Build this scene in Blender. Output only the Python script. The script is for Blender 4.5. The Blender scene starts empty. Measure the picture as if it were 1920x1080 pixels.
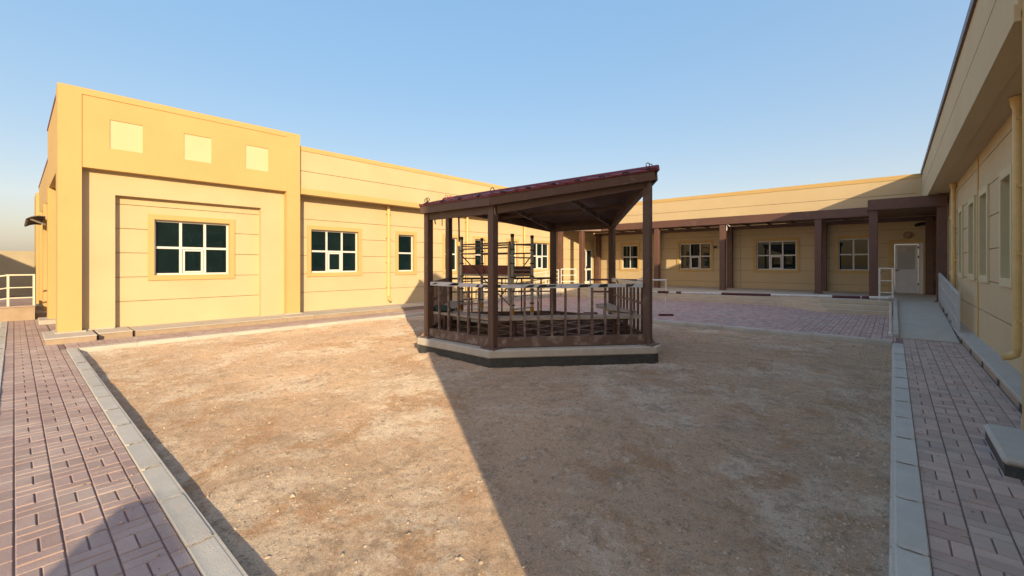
import bpy, bmesh, math, random
from mathutils import Vector, Matrix, noise
random.seed(7)
R = math.radians
SC = bpy.context.scene
COL = SC.collection

# ------------------------------------------------------------------ camera, sky, sun, exposure
YAW = 41.19
cam = bpy.data.cameras.new('camera'); cam.sensor_width = 36.0; cam.lens = 817.0 / 1920 * 36
cam.shift_y = -45.0 / 1920; cam.clip_start = 0.05; cam.clip_end = 3000
cam_o = bpy.data.objects.new('camera', cam); COL.objects.link(cam_o)
cam_o.location = (0, 0, 1.7); cam_o.rotation_euler = (R(90), 0, R(YAW)); SC.camera = cam_o

SUN_AZ, SUN_EL = 122.1, 17.7          # azimuth clockwise from +Y
world = bpy.data.worlds.new('World'); SC.world = world; world.use_nodes = True
wn = world.node_tree
sky = wn.nodes.new('ShaderNodeTexSky'); sky.sky_type = 'NISHITA'; sky.sun_disc = False
sky.sun_elevation = R(SUN_EL); sky.sun_rotation = R(SUN_AZ)
sky.air_density = 1.0; sky.dust_density = 4.2; sky.ozone_density = 1.0; sky.altitude = 0
# dusty, evenly bright air: compress the sky's range as a whole
sg = wn.nodes.new('ShaderNodeGamma'); sg.inputs[1].default_value = 0.25
sh = wn.nodes.new('ShaderNodeHueSaturation'); sh.inputs['Saturation'].default_value = 3.5; sh.inputs['Value'].default_value = 1.16
wn.links.new(sky.outputs[0], sg.inputs[0]); wn.links.new(sg.outputs[0], sh.inputs['Color'])
st_ = wn.nodes.new('ShaderNodeMix'); st_.data_type = 'RGBA'; st_.blend_type = 'MULTIPLY'; st_.inputs[0].default_value = 1.0
st_.inputs[7].default_value = (1.07, 0.955, 0.955, 1)
wn.links.new(sh.outputs[0], st_.inputs[6]); wn.links.new(st_.outputs[2], wn.nodes['Background'].inputs[0])
wn.nodes['Background'].inputs[1].default_value = 0.15
sun = bpy.data.lights.new('sun', 'SUN'); sun.energy = 2.0; sun.angle = R(0.55); sun.color = (0.82, 0.64, 0.40)
sun_o = bpy.data.objects.new('sun', sun); COL.objects.link(sun_o)
sun_o.location = (30, -20, 20)
sd = Vector((math.sin(R(SUN_AZ)) * math.cos(R(SUN_EL)), math.cos(R(SUN_AZ)) * math.cos(R(SUN_EL)), math.sin(R(SUN_EL))))
sun_o.rotation_euler = sd.to_track_quat('Z', 'Y').to_euler()
vs = SC.view_settings; vs.view_transform = 'Standard'; vs.look = 'None'; vs.exposure = 1.92; vs.gamma = 1.0
vs.use_curve_mapping = False
SC.render.engine = 'CYCLES'
SC.cycles.use_denoising = True; SC.cycles.diffuse_bounces = 8

# ------------------------------------------------------------------ materials
def mat(name, c1, c2=None, scale=3.0, rough=0.8, bump=0.0, bscale=60.0, metal=0.0, detail=6.0, lo=0.35, hi=0.65,
        jitter=0.0, spec=0.5, fine=0.0, c3=None, s3=1.0, lo3=.5, hi3=.7):
    m = bpy.data.materials.new(name); m.use_nodes = True
    nt = m.node_tree; N = nt.nodes; L = nt.links
    b = N['Principled BSDF']; b.inputs['Roughness'].default_value = rough; b.inputs['Metallic'].default_value = metal
    b.inputs['Specular IOR Level'].default_value = spec
    geo = N.new('ShaderNodeNewGeometry')
    col = None
    if c2 is None: c2 = tuple(x * 0.88 for x in c1)
    nz = N.new('ShaderNodeTexNoise'); nz.inputs['Scale'].default_value = scale; nz.inputs['Detail'].default_value = detail
    nz.inputs['Roughness'].default_value = 0.6
    L.new(geo.outputs['Position'], nz.inputs['Vector'])
    mr = N.new('ShaderNodeMapRange'); mr.inputs[1].default_value = lo; mr.inputs[2].default_value = hi
    L.new(nz.outputs['Fac'], mr.inputs[0])
    mx = N.new('ShaderNodeMix'); mx.data_type = 'RGBA'
    mx.inputs[6].default_value = (*c1, 1); mx.inputs[7].default_value = (*c2, 1)
    L.new(mr.outputs[0], mx.inputs[0]); col = mx.outputs[2]
    if c3 is not None:
        n3 = N.new('ShaderNodeTexNoise'); n3.inputs['Scale'].default_value = s3; n3.inputs['Detail'].default_value = 8
        n3.inputs['Roughness'].default_value = 0.65
        L.new(geo.outputs['Position'], n3.inputs['Vector'])
        r3 = N.new('ShaderNodeMapRange'); r3.inputs[1].default_value = lo3; r3.inputs[2].default_value = hi3
        L.new(n3.outputs['Fac'], r3.inputs[0])
        m3 = N.new('ShaderNodeMix'); m3.data_type = 'RGBA'; m3.inputs[7].default_value = (*c3, 1)
        L.new(r3.outputs[0], m3.inputs[0]); L.new(col, m3.inputs[6]); col = m3.outputs[2]
    if fine > 0:
        nf = N.new('ShaderNodeTexNoise'); nf.inputs['Scale'].default_value = bscale; nf.inputs['Detail'].default_value = 4
        L.new(geo.outputs['Position'], nf.inputs['Vector'])
        rf = N.new('ShaderNodeMapRange'); rf.inputs[1].default_value = .3; rf.inputs[2].default_value = .7
        rf.inputs[3].default_value = 1 - fine; rf.inputs[4].default_value = 1 + fine
        L.new(nf.outputs['Fac'], rf.inputs[0])
        vm = N.new('ShaderNodeVectorMath'); vm.operation = 'SCALE'
        L.new(col, vm.inputs[0]); L.new(rf.outputs[0], vm.inputs['Scale']); col = vm.outputs[0]
    if jitter > 0:
        oi = N.new('ShaderNodeObjectInfo')
        ad = N.new('ShaderNodeMath'); ad.operation = 'ADD'
        L.new(oi.outputs['Random'], ad.inputs[0]); L.new(geo.outputs['Random Per Island'], ad.inputs[1])
        fr = N.new('ShaderNodeMath'); fr.operation = 'FRACT'; L.new(ad.outputs[0], fr.inputs[0])
        rj = N.new('ShaderNodeMapRange'); rj.inputs[3].default_value = 1 - jitter; rj.inputs[4].default_value = 1 + jitter
        L.new(fr.outputs[0], rj.inputs[0])
        vj = N.new('ShaderNodeVectorMath'); vj.operation = 'SCALE'
        L.new(col, vj.inputs[0]); L.new(rj.outputs[0], vj.inputs['Scale']); col = vj.outputs[0]
    L.new(col, b.inputs['Base Color'])
    if bump > 0:
        nb = N.new('ShaderNodeTexNoise'); nb.inputs['Scale'].default_value = bscale; nb.inputs['Detail'].default_value = 6
        nb.inputs['Roughness'].default_value = 0.65
        L.new(geo.outputs['Position'], nb.inputs['Vector'])
        bp = N.new('ShaderNodeBump'); bp.inputs['Strength'].default_value = bump; bp.inputs['Distance'].default_value = 0.02
        L.new(nb.outputs['Fac'], bp.inputs['Height']); L.new(bp.outputs[0], b.inputs['Normal'])
    return m

M = {}
M['cream'] = mat('cream_render', (.59, .468, .277), (.55, .43, .25), scale=.7, rough=.9, bump=.25, bscale=130, fine=.03)
M['yellow'] = mat('yellow_trim', (.58, .40, .162), (.55, .375, .15), scale=.9, rough=.88, bump=.25, bscale=130, fine=.03)
M['niche'] = mat('pale_niche', (.63, .54, .33), (.60, .51, .30), scale=2, rough=.9, bump=.2, bscale=120)
M['core'] = mat('joint_backing', (.34, .26, .14), (.28, .21, .11), scale=3, rough=.95)
M['brown'] = mat('brown_steel_paint', (.128, .072, .051), (.105, .058, .041), scale=2.5, rough=.5, bump=.04, bscale=40, c3=(.23, .165, .13), s3=5, lo3=.55, hi3=.8)
M['brown_dusty'] = mat('dusty_brown_steel', (.165, .104, .079), (.13, .08, .06), scale=3, rough=.7, c3=(.33, .265, .21), s3=7, lo3=.48, hi3=.68, bump=.05, bscale=50)
M['canopy'] = mat('brown_canopy_cladding', (.135, .066, .048), (.112, .056, .042), scale=1.2, rough=.45, c3=(.16, .10, .08), s3=3, lo3=.55, hi3=.8)
M['concrete'] = mat('pale_concrete', (.52, .48, .42), (.45, .415, .36), scale=2.5, rough=.9, bump=.3, bscale=70, fine=.06, c3=(.48, .40, .30), s3=1.3, lo3=.5, hi3=.75)
M['slab'] = mat('gazebo_concrete', (.58, .53, .44), (.50, .455, .375), scale=4, rough=.9, bump=.3, bscale=60, fine=.06)
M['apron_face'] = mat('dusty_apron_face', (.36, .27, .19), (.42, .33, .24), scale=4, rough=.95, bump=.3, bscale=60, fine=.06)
M['bitumen'] = mat('bitumen_coating', (.045, .05, .047), (.075, .077, .07), scale=14, rough=.6, bump=.5, bscale=40, c3=(.16, .14, .11), s3=9, lo3=.6, hi3=.85)
M['kerb'] = mat('kerb_concrete', (.555, .53, .465), (.485, .46, .405), scale=3.5, rough=.88, bump=.3, bscale=90, fine=.07, jitter=.07, c3=(.50, .45, .37), s3=2.2, lo3=.52, hi3=.8)
M['mortar'] = mat('pale_mortar', (.60, .55, .46), (.52, .47, .40), scale=12, rough=.95, bump=.4, bscale=80)
M['brick'] = mat('paving_block', (.42, .305, .27), (.37, .265, .237), scale=6, rough=.9, bump=.35, bscale=110, fine=.09, jitter=.11, c3=(.49, .40, .345), s3=1.4, lo3=.45, hi3=.72)
M['brick_shade_lift'] = mat('shade_lifted_paving_block', (.53, .39, .315), (.46, .33, .27), scale=6, rough=.9, bump=.35, bscale=110, fine=.09, jitter=.15, c3=(.44, .375, .32), s3=1.4, lo3=.45, hi3=.72)  # same block as the front paving, colour raised to brighten the shaded path
M['brick_plaza'] = mat('maroon_paving_block', (.53, .36, .31), (.45, .295, .26), scale=3, rough=.9, fine=.08, bscale=40, jitter=.18, c3=(.45, .36, .31), s3=.8, lo3=.45, hi3=.7)
M['joint_sand'] = mat('joint_sand', (.21, .13, .12), (.27, .185, .155), scale=9, rough=1, bump=.3, bscale=120)
M['white'] = mat('white_aluminium', (.70, .70, .68), (.64, .64, .62), scale=5, rough=.4)
M['white_rail'] = mat('white_painted_rail', (.72, .70, .64), (.62, .60, .54), scale=6, rough=.5)
M['cream_rail'] = mat('cream_painted_rail', (.72, .68, .55), (.66, .61, .48), scale=6, rough=.5)
M['grey_rail'] = mat('pale_grey_rail', (.55, .56, .56), (.48, .49, .49), scale=6, rough=.5)
M['glass'] = mat('dark_window_glass', (.006, .018, .020), (.004, .011, .013), scale=1.5, rough=.012, spec=.5)
M['frosted'] = mat('frosted_glass', (.42, .42, .38), (.36, .36, .33), scale=2, rough=.3)
M['green_glass'] = mat('olive_blind_glass', (.17, .18, .12), (.14, .15, .10), scale=2, rough=.15)
M['pipe'] = mat('yellow_pipe', (.70, .50, .21), (.62, .43, .17), scale=4, rough=.45)
M['alu'] = mat('scaffold_aluminium', (.58, .54, .47), (.44, .40, .34), scale=9, rough=.55, metal=.15, c3=(.55, .52, .45), s3=20, lo3=.55, hi3=.7)
M['rust'] = mat('rusty_tube', (.20, .11, .07), (.14, .075, .05), scale=14, rough=.75, c3=(.32, .27, .21), s3=18, lo3=.55, hi3=.75)
M['toe'] = mat('stained_red_board', (.20, .060, .038), (.14, .040, .028), scale=6, rough=.7, c3=(.42, .34, .28), s3=16, lo3=.60, hi3=.72)
M['amber'] = mat('amber_plastic', (.62, .30, .03), (.52, .24, .02), scale=6, rough=.5)
M['green_cloth'] = mat('dark_green_cloth', (.025, .055, .045), (.04, .075, .06), scale=20, rough=.95, bump=.5, bscale=70)
M['timber'] = mat('grey_timber', (.50, .42, .335), (.40, .33, .26), scale=12, rough=.85, bump=.3, bscale=60, fine=.08)
M['red_tile'] = mat('red_roof_tile', (.21, .026, .036), (.15, .02, .028), scale=5, rough=.45, jitter=.1)
M['maroon'] = mat('maroon_paint', (.10, .015, .022), (.075, .012, .018), scale=8, rough=.5)
M['wrap'] = mat('white_plastic_wrap', (.66, .68, .70), (.56, .58, .60), scale=7, rough=.35, c3=(.05, .04, .036), s3=4.0, lo3=.615, hi3=.63)
M['dark'] = mat('dark_plastic', (.02, .02, .02), (.03, .03, .03), scale=5, rough=.5)
M['lamp'] = mat('lamp_cover', (.30, .20, .12), (.26, .17, .10), scale=5, rough=.4)
M['porch'] = mat('porch_concrete', (.58, .50, .38), (.51, .44, .335), scale=2, rough=.9, bump=.2, bscale=60, fine=.05)
M['ramp'] = mat('ramp_concrete', (.54, .475, .38), (.48, .42, .335), scale=3, rough=.9, bump=.3, bscale=60, fine=.05)
M['roofing'] = mat('grey_roofing', (.3, .29, .27), (.25, .24, .22), scale=2, rough=.9)
M['boundary'] = mat('beige_boundary_wall', (.48, .40, .27), (.42, .35, .23), scale=1, rough=.9)
M['far_ground'] = mat('dry_sand', (.40, .29, .19), (.33, .235, .155), scale=.6, rough=1, bump=.3, bscale=20, fine=.08)
M['metal_dark'] = mat('weathered_awning', (.12, .10, .085), (.20, .17, .14), scale=7, rough=.6)

def dirt_material():
    m = bpy.data.materials.new('compacted_dirt'); m.use_nodes = True
    nt = m.node_tree; N = nt.nodes; L = nt.links; b = N['Principled BSDF']
    b.inputs['Roughness'].default_value = 1.0; b.inputs['Specular IOR Level'].default_value = .15; b.inputs['Diffuse Roughness'].default_value = 1.0
    geo = N.new('ShaderNodeNewGeometry')
    def nz(scale, detail=8, rough=.6, dist=0.0, sx=1, sy=1):
        mp = N.new('ShaderNodeMapping'); mp.inputs['Scale'].default_value = (sx, sy, 1)
        L.new(geo.outputs['Position'], mp.inputs['Vector'])
        n = N.new('ShaderNodeTexNoise'); n.inputs['Scale'].default_value = scale; n.inputs['Detail'].default_value = detail
        n.inputs['Roughness'].default_value = rough; n.inputs['Distortion'].default_value = dist
        L.new(mp.outputs[0], n.inputs['Vector']); return n.outputs['Fac']
    def rng(s, a, b_, c=0.0, d=1.0):
        r = N.new('ShaderNodeMapRange'); r.inputs[1].default_value = a; r.inputs[2].default_value = b_
        r.inputs[3].default_value = c; r.inputs[4].default_value = d; L.new(s, r.inputs[0]); return r.outputs[0]
    def mix(f, a, c):
        x = N.new('ShaderNodeMix'); x.data_type = 'RGBA'; L.new(f, x.inputs[0])
        if isinstance(a, tuple): x.inputs[6].default_value = (*a, 1)
        else: L.new(a, x.inputs[6])
        x.inputs[7].default_value = (*c, 1); return x.outputs[2]
    c = mix(rng(nz(.40, 9, .66, .3), .40, .60), (.72, .51, .33), (.61, .45, .315))
    c = mix(rng(nz(.50, 12, .76, .4), .50, .57, 0, .9), c, (.79, .67, .52))
    c = mix(rng(nz(1.0, 12, .76, .4), .52, .59, 0, .85), c, (.55, .34, .19))
    c = mix(rng(nz(2.6, 12, .80, .3), .53, .61, 0, .8), c, (.43, .32, .225))
    c = mix(rng(nz(6.5, 12, .82), .54, .61, 0, .75), c, (.79, .67, .515))
    c = mix(rng(nz(17, 10, .84), .52, .61, 0, .85), c, (.36, .265, .185))
    c = mix(rng(nz(55, 8, .80), .57, .64, 0, .75), c, (.80, .71, .58))
    fin = rng(nz(95, 5, .7), .3, .7, .68, 1.32)
    vm = N.new('ShaderNodeVectorMath'); vm.operation = 'SCALE'; L.new(c, vm.inputs[0]); L.new(fin, vm.inputs['Scale'])
    L.new(vm.outputs[0], b.inputs['Base Color'])
    h1 = nz(17, 12, .80, .2); h2 = nz(90, 6, .75)
    ad = N.new('ShaderNodeMath'); ad.operation = 'MULTIPLY_ADD'; L.new(h2, ad.inputs[0]); ad.inputs[1].default_value = .35; L.new(h1, ad.inputs[2])
    bp = N.new('ShaderNodeBump'); bp.inputs['Strength'].default_value = .9; bp.inputs['Distance'].default_value = .055
    L.new(ad.outputs[0], bp.inputs['Height']); L.new(bp.outputs[0], b.inputs['Normal'])
    return m
M['dirt'] = dirt_material()
M['pebble'] = mat('pebble_stone', (.50, .40, .29), (.41, .32, .23), scale=30, rough=.95, jitter=.30)

# ------------------------------------------------------------------ helpers
def wloc(o):
    v = Vector((0, 0, 0))
    while o is not None:
        v += o.location; o = o.parent
    return v

class MB:
    """collects shapes in world coordinates and links them as ONE mesh object"""
    def __init__(s): s.v = []; s.f = []
    def add(s, vs_, fs_):
        k = len(s.v); s.v += [tuple(p) for p in vs_]; s.f += [tuple(i + k for i in f) for f in fs_]; return s
    def box(s, x0, x1, y0, y1, z0, z1):
        x0, x1 = sorted((x0, x1)); y0, y1 = sorted((y0, y1)); z0, z1 = sorted((z0, z1))
        return s.add([(x0, y0, z0), (x1, y0, z0), (x1, y1, z0), (x0, y1, z0), (x0, y0, z1), (x1, y0, z1), (x1, y1, z1), (x0, y1, z1)],
              [(0, 3, 2, 1), (4, 5, 6, 7), (0, 1, 5, 4), (1, 2, 6, 5), (2, 3, 7, 6), (3, 0, 4, 7)])
    def bar(s, a, b, w, h, up=(0, 0, 1)):
        a = Vector(a); b = Vector(b); d = (b - a).normalized(); up = Vector(up)
        if abs(d.dot(up)) > .999: up = Vector((0, 1, 0))
        sx = d.cross(up).normalized(); sy = sx.cross(d).normalized()
        P = []
        for q in (a, b):
            for i, j in ((-1, -1), (1, -1), (1, 1), (-1, 1)): P.append(q + sx * (w / 2 * i) + sy * (h / 2 * j))
        return s.add(P, [(3, 2, 1, 0), (4, 5, 6, 7), (0, 1, 5, 4), (1, 2, 6, 5), (2, 3, 7, 6), (3, 0, 4, 7)])
    def tube(s, pts, r, n=8, caps=True):
        pts = [Vector(p) for p in pts]; rings = []
        for i, p in enumerate(pts):
            d = (pts[min(i + 1, len(pts) - 1)] - pts[max(i - 1, 0)]).normalized()
            up = Vector((0, 0, 1)) if abs(d.z) < .95 else Vector((0, 1, 0))
            a = d.cross(up).normalized(); b = a.cross(d).normalized()
            rr = r[i] if isinstance(r, (list, tuple)) else r
            rings.append([p + a * (rr * math.cos(2 * math.pi * k / n)) + b * (rr * math.sin(2 * math.pi * k / n)) for k in range(n)])
        V = [q for g in rings for q in g]; F = []
        for i in range(len(rings) - 1):
            for k in range(n): F.append((i * n + k, (i + 1) * n + k, (i + 1) * n + (k + 1) % n, i * n + (k + 1) % n))
        if caps: F.append(tuple(range(n))); F.append(tuple(reversed(range((len(rings) - 1) * n, len(rings) * n))))
        return s.add(V, F)
    def prism(s, poly, z0, z1):
        n = len(poly)
        area = sum(poly[i][0] * poly[(i + 1) % n][1] - poly[(i + 1) % n][0] * poly[i][1] for i in range(n))
        if area < 0: poly = poly[::-1]
        V = [(x, y, z0) for x, y in poly] + [(x, y, z1) for x, y in poly]
        F = [tuple(reversed(range(n))), tuple(range(n, 2 * n))] + [(i, (i + 1) % n, n + (i + 1) % n, n + i) for i in range(n)]
        return s.add(V, F)
    def build(s, name, material, parent=None, bevel=0.0, smooth=False, segs=1):
        off = wloc(parent) if parent is not None else Vector((0, 0, 0))
        me = bpy.data.meshes.new(name)
        me.from_pydata([(p[0] - off.x, p[1] - off.y, p[2] - off.z) for p in s.v], [], s.f)
        me.materials.append(M[material])
        if bevel > 0:
            bm = bmesh.new(); bm.from_mesh(me)
            bmesh.ops.bevel(bm, geom=list(bm.edges), offset=bevel, segments=segs, affect='EDGES', clamp_overlap=True)
            bm.to_mesh(me); bm.free()
        if smooth:
            for p in me.polygons: p.use_smooth = True
        me.update()
        o = bpy.data.objects.new(name, me); COL.objects.link(o)
        if parent is not None: o.parent = parent
        return o

def tag(o, label=None, cat=None, group=None, kind=None):
    if label: o['label'] = label
    if cat: o['category'] = cat
    if group: o['group'] = group
    if kind: o['kind'] = kind
    return o
def thing(name, loc, label, cat, group=None):
    o = bpy.data.objects.new(name, None); COL.objects.link(o); o.location = loc
    o.empty_display_size = .3
    return tag(o, label, cat, group)

# wall frames: (u, z, n) -> world corner; n points out of the wall
def fr_left(xp): return lambda u, z, n: (xp + n, u, z)
def fr_right(xp): return lambda u, z, n: (xp - n, u, z)
def fr_back(yp): return lambda u, z, n: (u, yp - n, z)
def lbox(mb, F, u0, u1, z0, z1, n0, n1):
    a = F(u0, z0, n0); b = F(u1, z1, n1); return mb.box(a[0], b[0], a[1], b[1], a[2], b[2])

def cells(u0, u1, z0, z1, openings):
    """rectangles that cover [u0,u1]x[z0,z1] minus the openings"""
    us = sorted({u0, u1} | {min(max(v, u0), u1) for o in openings for v in o[:2]})
    out = []
    for a, b in zip(us[:-1], us[1:]):
        if b - a < 1e-4: continue
        m = (a + b) / 2; cuts = sorted((max(o[2], z0), min(o[3], z1)) for o in openings if o[0] < m < o[1] and o[3] > z0 and o[2] < z1)
        z = z0
        for c0, c1 in cuts:
            if c0 > z + 1e-4: out.append((a, b, z, c0))
            z = max(z, c1)
        if z1 > z + 1e-4: out.append((a, b, z, z1))
    return out

G = .009
def clad_wall(parent, F, u0, u1, z0, z1, joints_z, openings=(), joints_u=(), material='cream', thick=.25):
    """core with openings, and in front of it one cladding panel per strip"""
    mb = MB()
    for c in cells(u0, u1, z0, z1, openings): lbox(mb, F, *c, -thick, -.022)
    mb.build('wall_core', 'core', parent)
    zs = [z0] + [z for z in joints_z if z0 < z < z1] + [z1]; us = [u0] + list(joints_u) + [u1]
    for ua, ub in zip(us[:-1], us[1:]):
        for za, zb in zip(zs[:-1], zs[1:]):
            a = ua + (G if ua > u0 else 0); b = ub - (G if ub < u1 else 0)
            lo = za + (G if za > z0 else 0); hi = zb - (G if zb < z1 else 0)
            groups = []
            for c in cells(a, b, lo, hi, openings):
                hit = [g for g in groups if any(min(c[1], q[1]) >= max(c[0], q[0]) - 1e-5 and min(c[3], q[3]) > max(c[2], q[2]) + 1e-5 for q in g)]
                new = [c] + [q for g in hit for q in g]
                groups = [g for g in groups if g not in hit] + [new]
            for g in groups:
                mb = MB()
                for c in g: lbox(mb, F, *c, -.0225, 0)
                mb.build('wall_panel', material, parent)

def window(parent, F, u0, u1, z0, z1, cols=3, rows=2, casement=True, setback=.09, surround=.125, glass='glass', sur='yellow', frame='white', fw=.05):
    s = MB(); t = surround
    lbox(s, F, u0 - t, u0, z0 - t, z1 + t, .001, .032); lbox(s, F, u1, u1 + t, z0 - t, z1 + t, .001, .032)
    lbox(s, F, u0, u1, z1, z1 + t, .001, .032); lbox(s, F, u0, u1, z0 - t, z0, .001, .032)
    # lining of the reveal
    e = .006
    for q in ((u0, u0 + e, z0, z1), (u1 - e, u1, z0, z1), (u0 + e, u1 - e, z1 - e, z1), (u0 + e, u1 - e, z0, z0 + e)):
        lbox(s, F, *q, -.2, .03)
    f = MB(); n0, n1 = -setback - .05, -setback
    a, b, c, d = u0 + e, u1 - e, z0 + e, z1 - e
    lbox(f, F, a, a + fw, c, d, n0, n1); lbox(f, F, b - fw, b, c, d, n0, n1)
    lbox(f, F, a + fw, b - fw, c, c + fw, n0, n1); lbox(f, F, a + fw, b - fw, d - fw, d, n0, n1)
    W = (b - a - fw) / cols; mid = c + (d - c) * .5
    if rows == 2: lbox(f, F, a + fw, b - fw, mid - fw * .6, mid + fw * .6, n0, n1)
    for i in range(1, cols):
        u = a + fw / 2 + W * i
        segs = ((c + fw, mid - fw * .6), (mid + fw * .6, d - fw)) if rows == 2 else ((c + fw, d - fw),)
        for q in segs: lbox(f, F, u - fw * .6, u + fw * .6, q[0], q[1], n0, n1)
    w = f.build('window', frame, parent)
    s.build('surround', sur, w)
    ci = cols // 2
    for i in range(cols):
        for j in range(rows):
            pa = a + fw / 2 + W * i + .015; pb = a + fw / 2 + W * (i + 1) - .015
            za, zb = (c + .02, mid - .01) if (rows == 2 and j == 0) else ((mid + .01, d - .02) if rows == 2 else (c + .02, d - .02))
            g = MB(); lbox(g, F, pa, pb, za, zb, n0 + .014, n0 + .022); g.build('pane', glass, w)
            if casement and rows == 2 and j == 0 and i == ci:
                k = MB(); p0 = pa + .03; p1 = pb - .03; q0 = za + .035; q1 = zb - .03; t2 = .045
                lbox(k, F, p0, p0 + t2, q0, q1, n1 - .02, n1 + .018); lbox(k, F, p1 - t2, p1, q0, q1, n1 - .02, n1 + .018)
                lbox(k, F, p0 + t2, p1 - t2, q0, q0 + t2, n1 - .02, n1 + .018); lbox(k, F, p0 + t2, p1 - t2, q1 - t2, q1, n1 - .02, n1 + .018)
                k.build('casement', frame, w)
    return w

def downpipe(parent, F, u, z_top, z_bot, n=.09, r=.06, hopper=False):
    m = MB()
    pts = [F(u, z_top, n), F(u, z_bot + .12, n), F(u, z_bot + .04, n + .02), F(u, z_bot, n + .08), F(u, z_bot - .01, n + .15)]
    m.tube(pts, r, 12); p = m.build('downpipe', 'pipe', parent, smooth=False)
    for k in range(4):
        z = z_bot + .5 + k * (z_top - z_bot - .8) / 3
        c = MB(); lbox(c, F, u - r - .02, u + r + .02, z - .02, z + .02, 0.002, n + r * .55); c.build('bracket', 'pipe', p)
    if hopper:
        h = MB(); h.tube([F(u, z_top - .16, n), F(u, z_top, n)], [r * 1.08, r * 1.7], 12); h.build('hopper', 'pipe', p)
    return p

JZ = [.76, 1.37, 1.98, 2.59, 3.19]

# ------------------------------------------------------------------ ground
GRD = MB().add([(-900, -900, -.16), (900, -900, -.16), (900, 900, -.16), (-900, 900, -.16)], [(0, 1, 2, 3)]).build('ground', 'far_ground')
tag(GRD, 'sandy ground around the school yard', None, kind='structure')

HEX = [(-6.60, 5.15), (-4.92, 5.15), (-3.17, 7.15), (-4.92, 9.15), (-6.60, 9.15), (-8.35, 7.15)]   # L F R BR B BL

def dirt_z(x, y):
    z = -.075
    dx = abs(x + 5.76); dy = abs(y - 7.15)
    k = max(dx / 3.6, dy / 3.2); z += .105 * max(0., min(1., (1.55 - k) / .6))
    z += .035 * noise.noise(Vector((x * .45, y * .45, 1.3))) + .010 * noise.noise(Vector((x * 1.7, y * 1.7, 4)))
    z += .006 * noise.noise(Vector((x * 4, y * 5, 9))) + .007 * noise.noise(Vector((x * 9, y * 11, 2))) + .008 * noise.noise(Vector((x * 20, y * 22, 5)))
    if y < 6.6:                                  # loose soil banked against the front of the gazebo base
        b = max(0., 1 - abs(x + 6.3) / 1.3) * max(0., 1 - abs(y - 4.9) / .5)
        z += b * (.07 + .09 * noise.noise(Vector((x * 3.5, y * 3.5, 3))))
    e = min(x + 12.25, -.03 - x, y - .85, 12.45 - y)          # keep the edges below the kerb tops
    if e < .35:
        z = z * (e / .35) + (-.075 + .03 * noise.noise(Vector((x * 2.2, y * 2.2, 7)))) * (1 - e / .35)
    return min(z, .15)
def make_dirt():
    x0, x1, y0, y1 = -12.30, .03, .80, 12.50; st = .042
    nx = int((x1 - x0) / st); ny = int((y1 - y0) / st)
    V = []; F = []
    for j in range(ny + 1):
        for i in range(nx + 1):
            x = x0 + (x1 - x0) * i / nx; y = y0 + (y1 - y0) * j / ny; V.append((x, y, dirt_z(x, y)))
    w = nx + 1
    for j in range(ny):
        for i in range(nx): F.append((j * w + i, j * w + i + 1, (j + 1) * w + i + 1, (j + 1) * w + i))
    tag(MB().add(V, F).build('courtyard_dirt', 'dirt', smooth=True), 'bare compacted dirt bed inside the kerbs', kind='structure')
make_dirt()

# paving: basket weave of 0.2 x 0.1 blocks
BW, BH, BT = .2, .1, .06
def brick_mesh(name, lx, ly, material):
    hx, hy = lx / 2 - .0045, ly / 2 - .0045; c = .005
    V = [(-hx, -hy, -BT), (hx, -hy, -BT), (hx, hy, -BT), (-hx, hy, -BT), (-hx, -hy, -c), (hx, -hy, -c), (hx, hy, -c), (-hx, hy, -c),
         (-hx + c, -hy + c, 0), (hx - c, -hy + c, 0), (hx - c, hy - c, 0), (-hx + c, hy - c, 0)]
    F = [(8, 9, 10, 11)] + [(i, (i + 1) % 4, (i + 1) % 4 + 4, i + 4) for i in range(4)] + [(i + 4, (i + 1) % 4 + 4, (i + 1) % 4 + 8, i + 8) for i in range(4)]
    me = bpy.data.meshes.new(name); me.from_pydata(V, [], F); me.materials.append(M[material]); me.update(); return me
def weave(x0, x1, y0, y1):
    """brick centres (x, y, lx, ly) of a basket weave clipped to the rectangle"""
    out = []; i = 0; x = x0
    while x < x1 - .03:
        j = 0; y = y0
        while y < y1 - .03:
            cx1 = min(x + BW, x1); cy1 = min(y + BW, y1)
            if (i + j) % 2 == 0: parts = [(x, cx1, y, y + BH), (x, cx1, y + BH, y + BW)]
            else: parts = [(x, x + BH, y, cy1), (x + BH, x + BW, y, cy1)]
            for a, b, c, d in parts:
                b = min(b, x1); d = min(d, y1)
                if b - a > .03 and d - c > .03: out.append(((a + b) / 2, (c + d) / 2, b - a, d - c))
            y += BW; j += 1
        x += BW; i += 1
    return out
def in_view(x, y):
    a = R(YAW); d = -x * math.sin(a) + y * math.cos(a); l = x * math.cos(a) + y * math.sin(a)
    return d > .5 and abs(l / d) < 1.21 and 1.7 / d < .74
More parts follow.
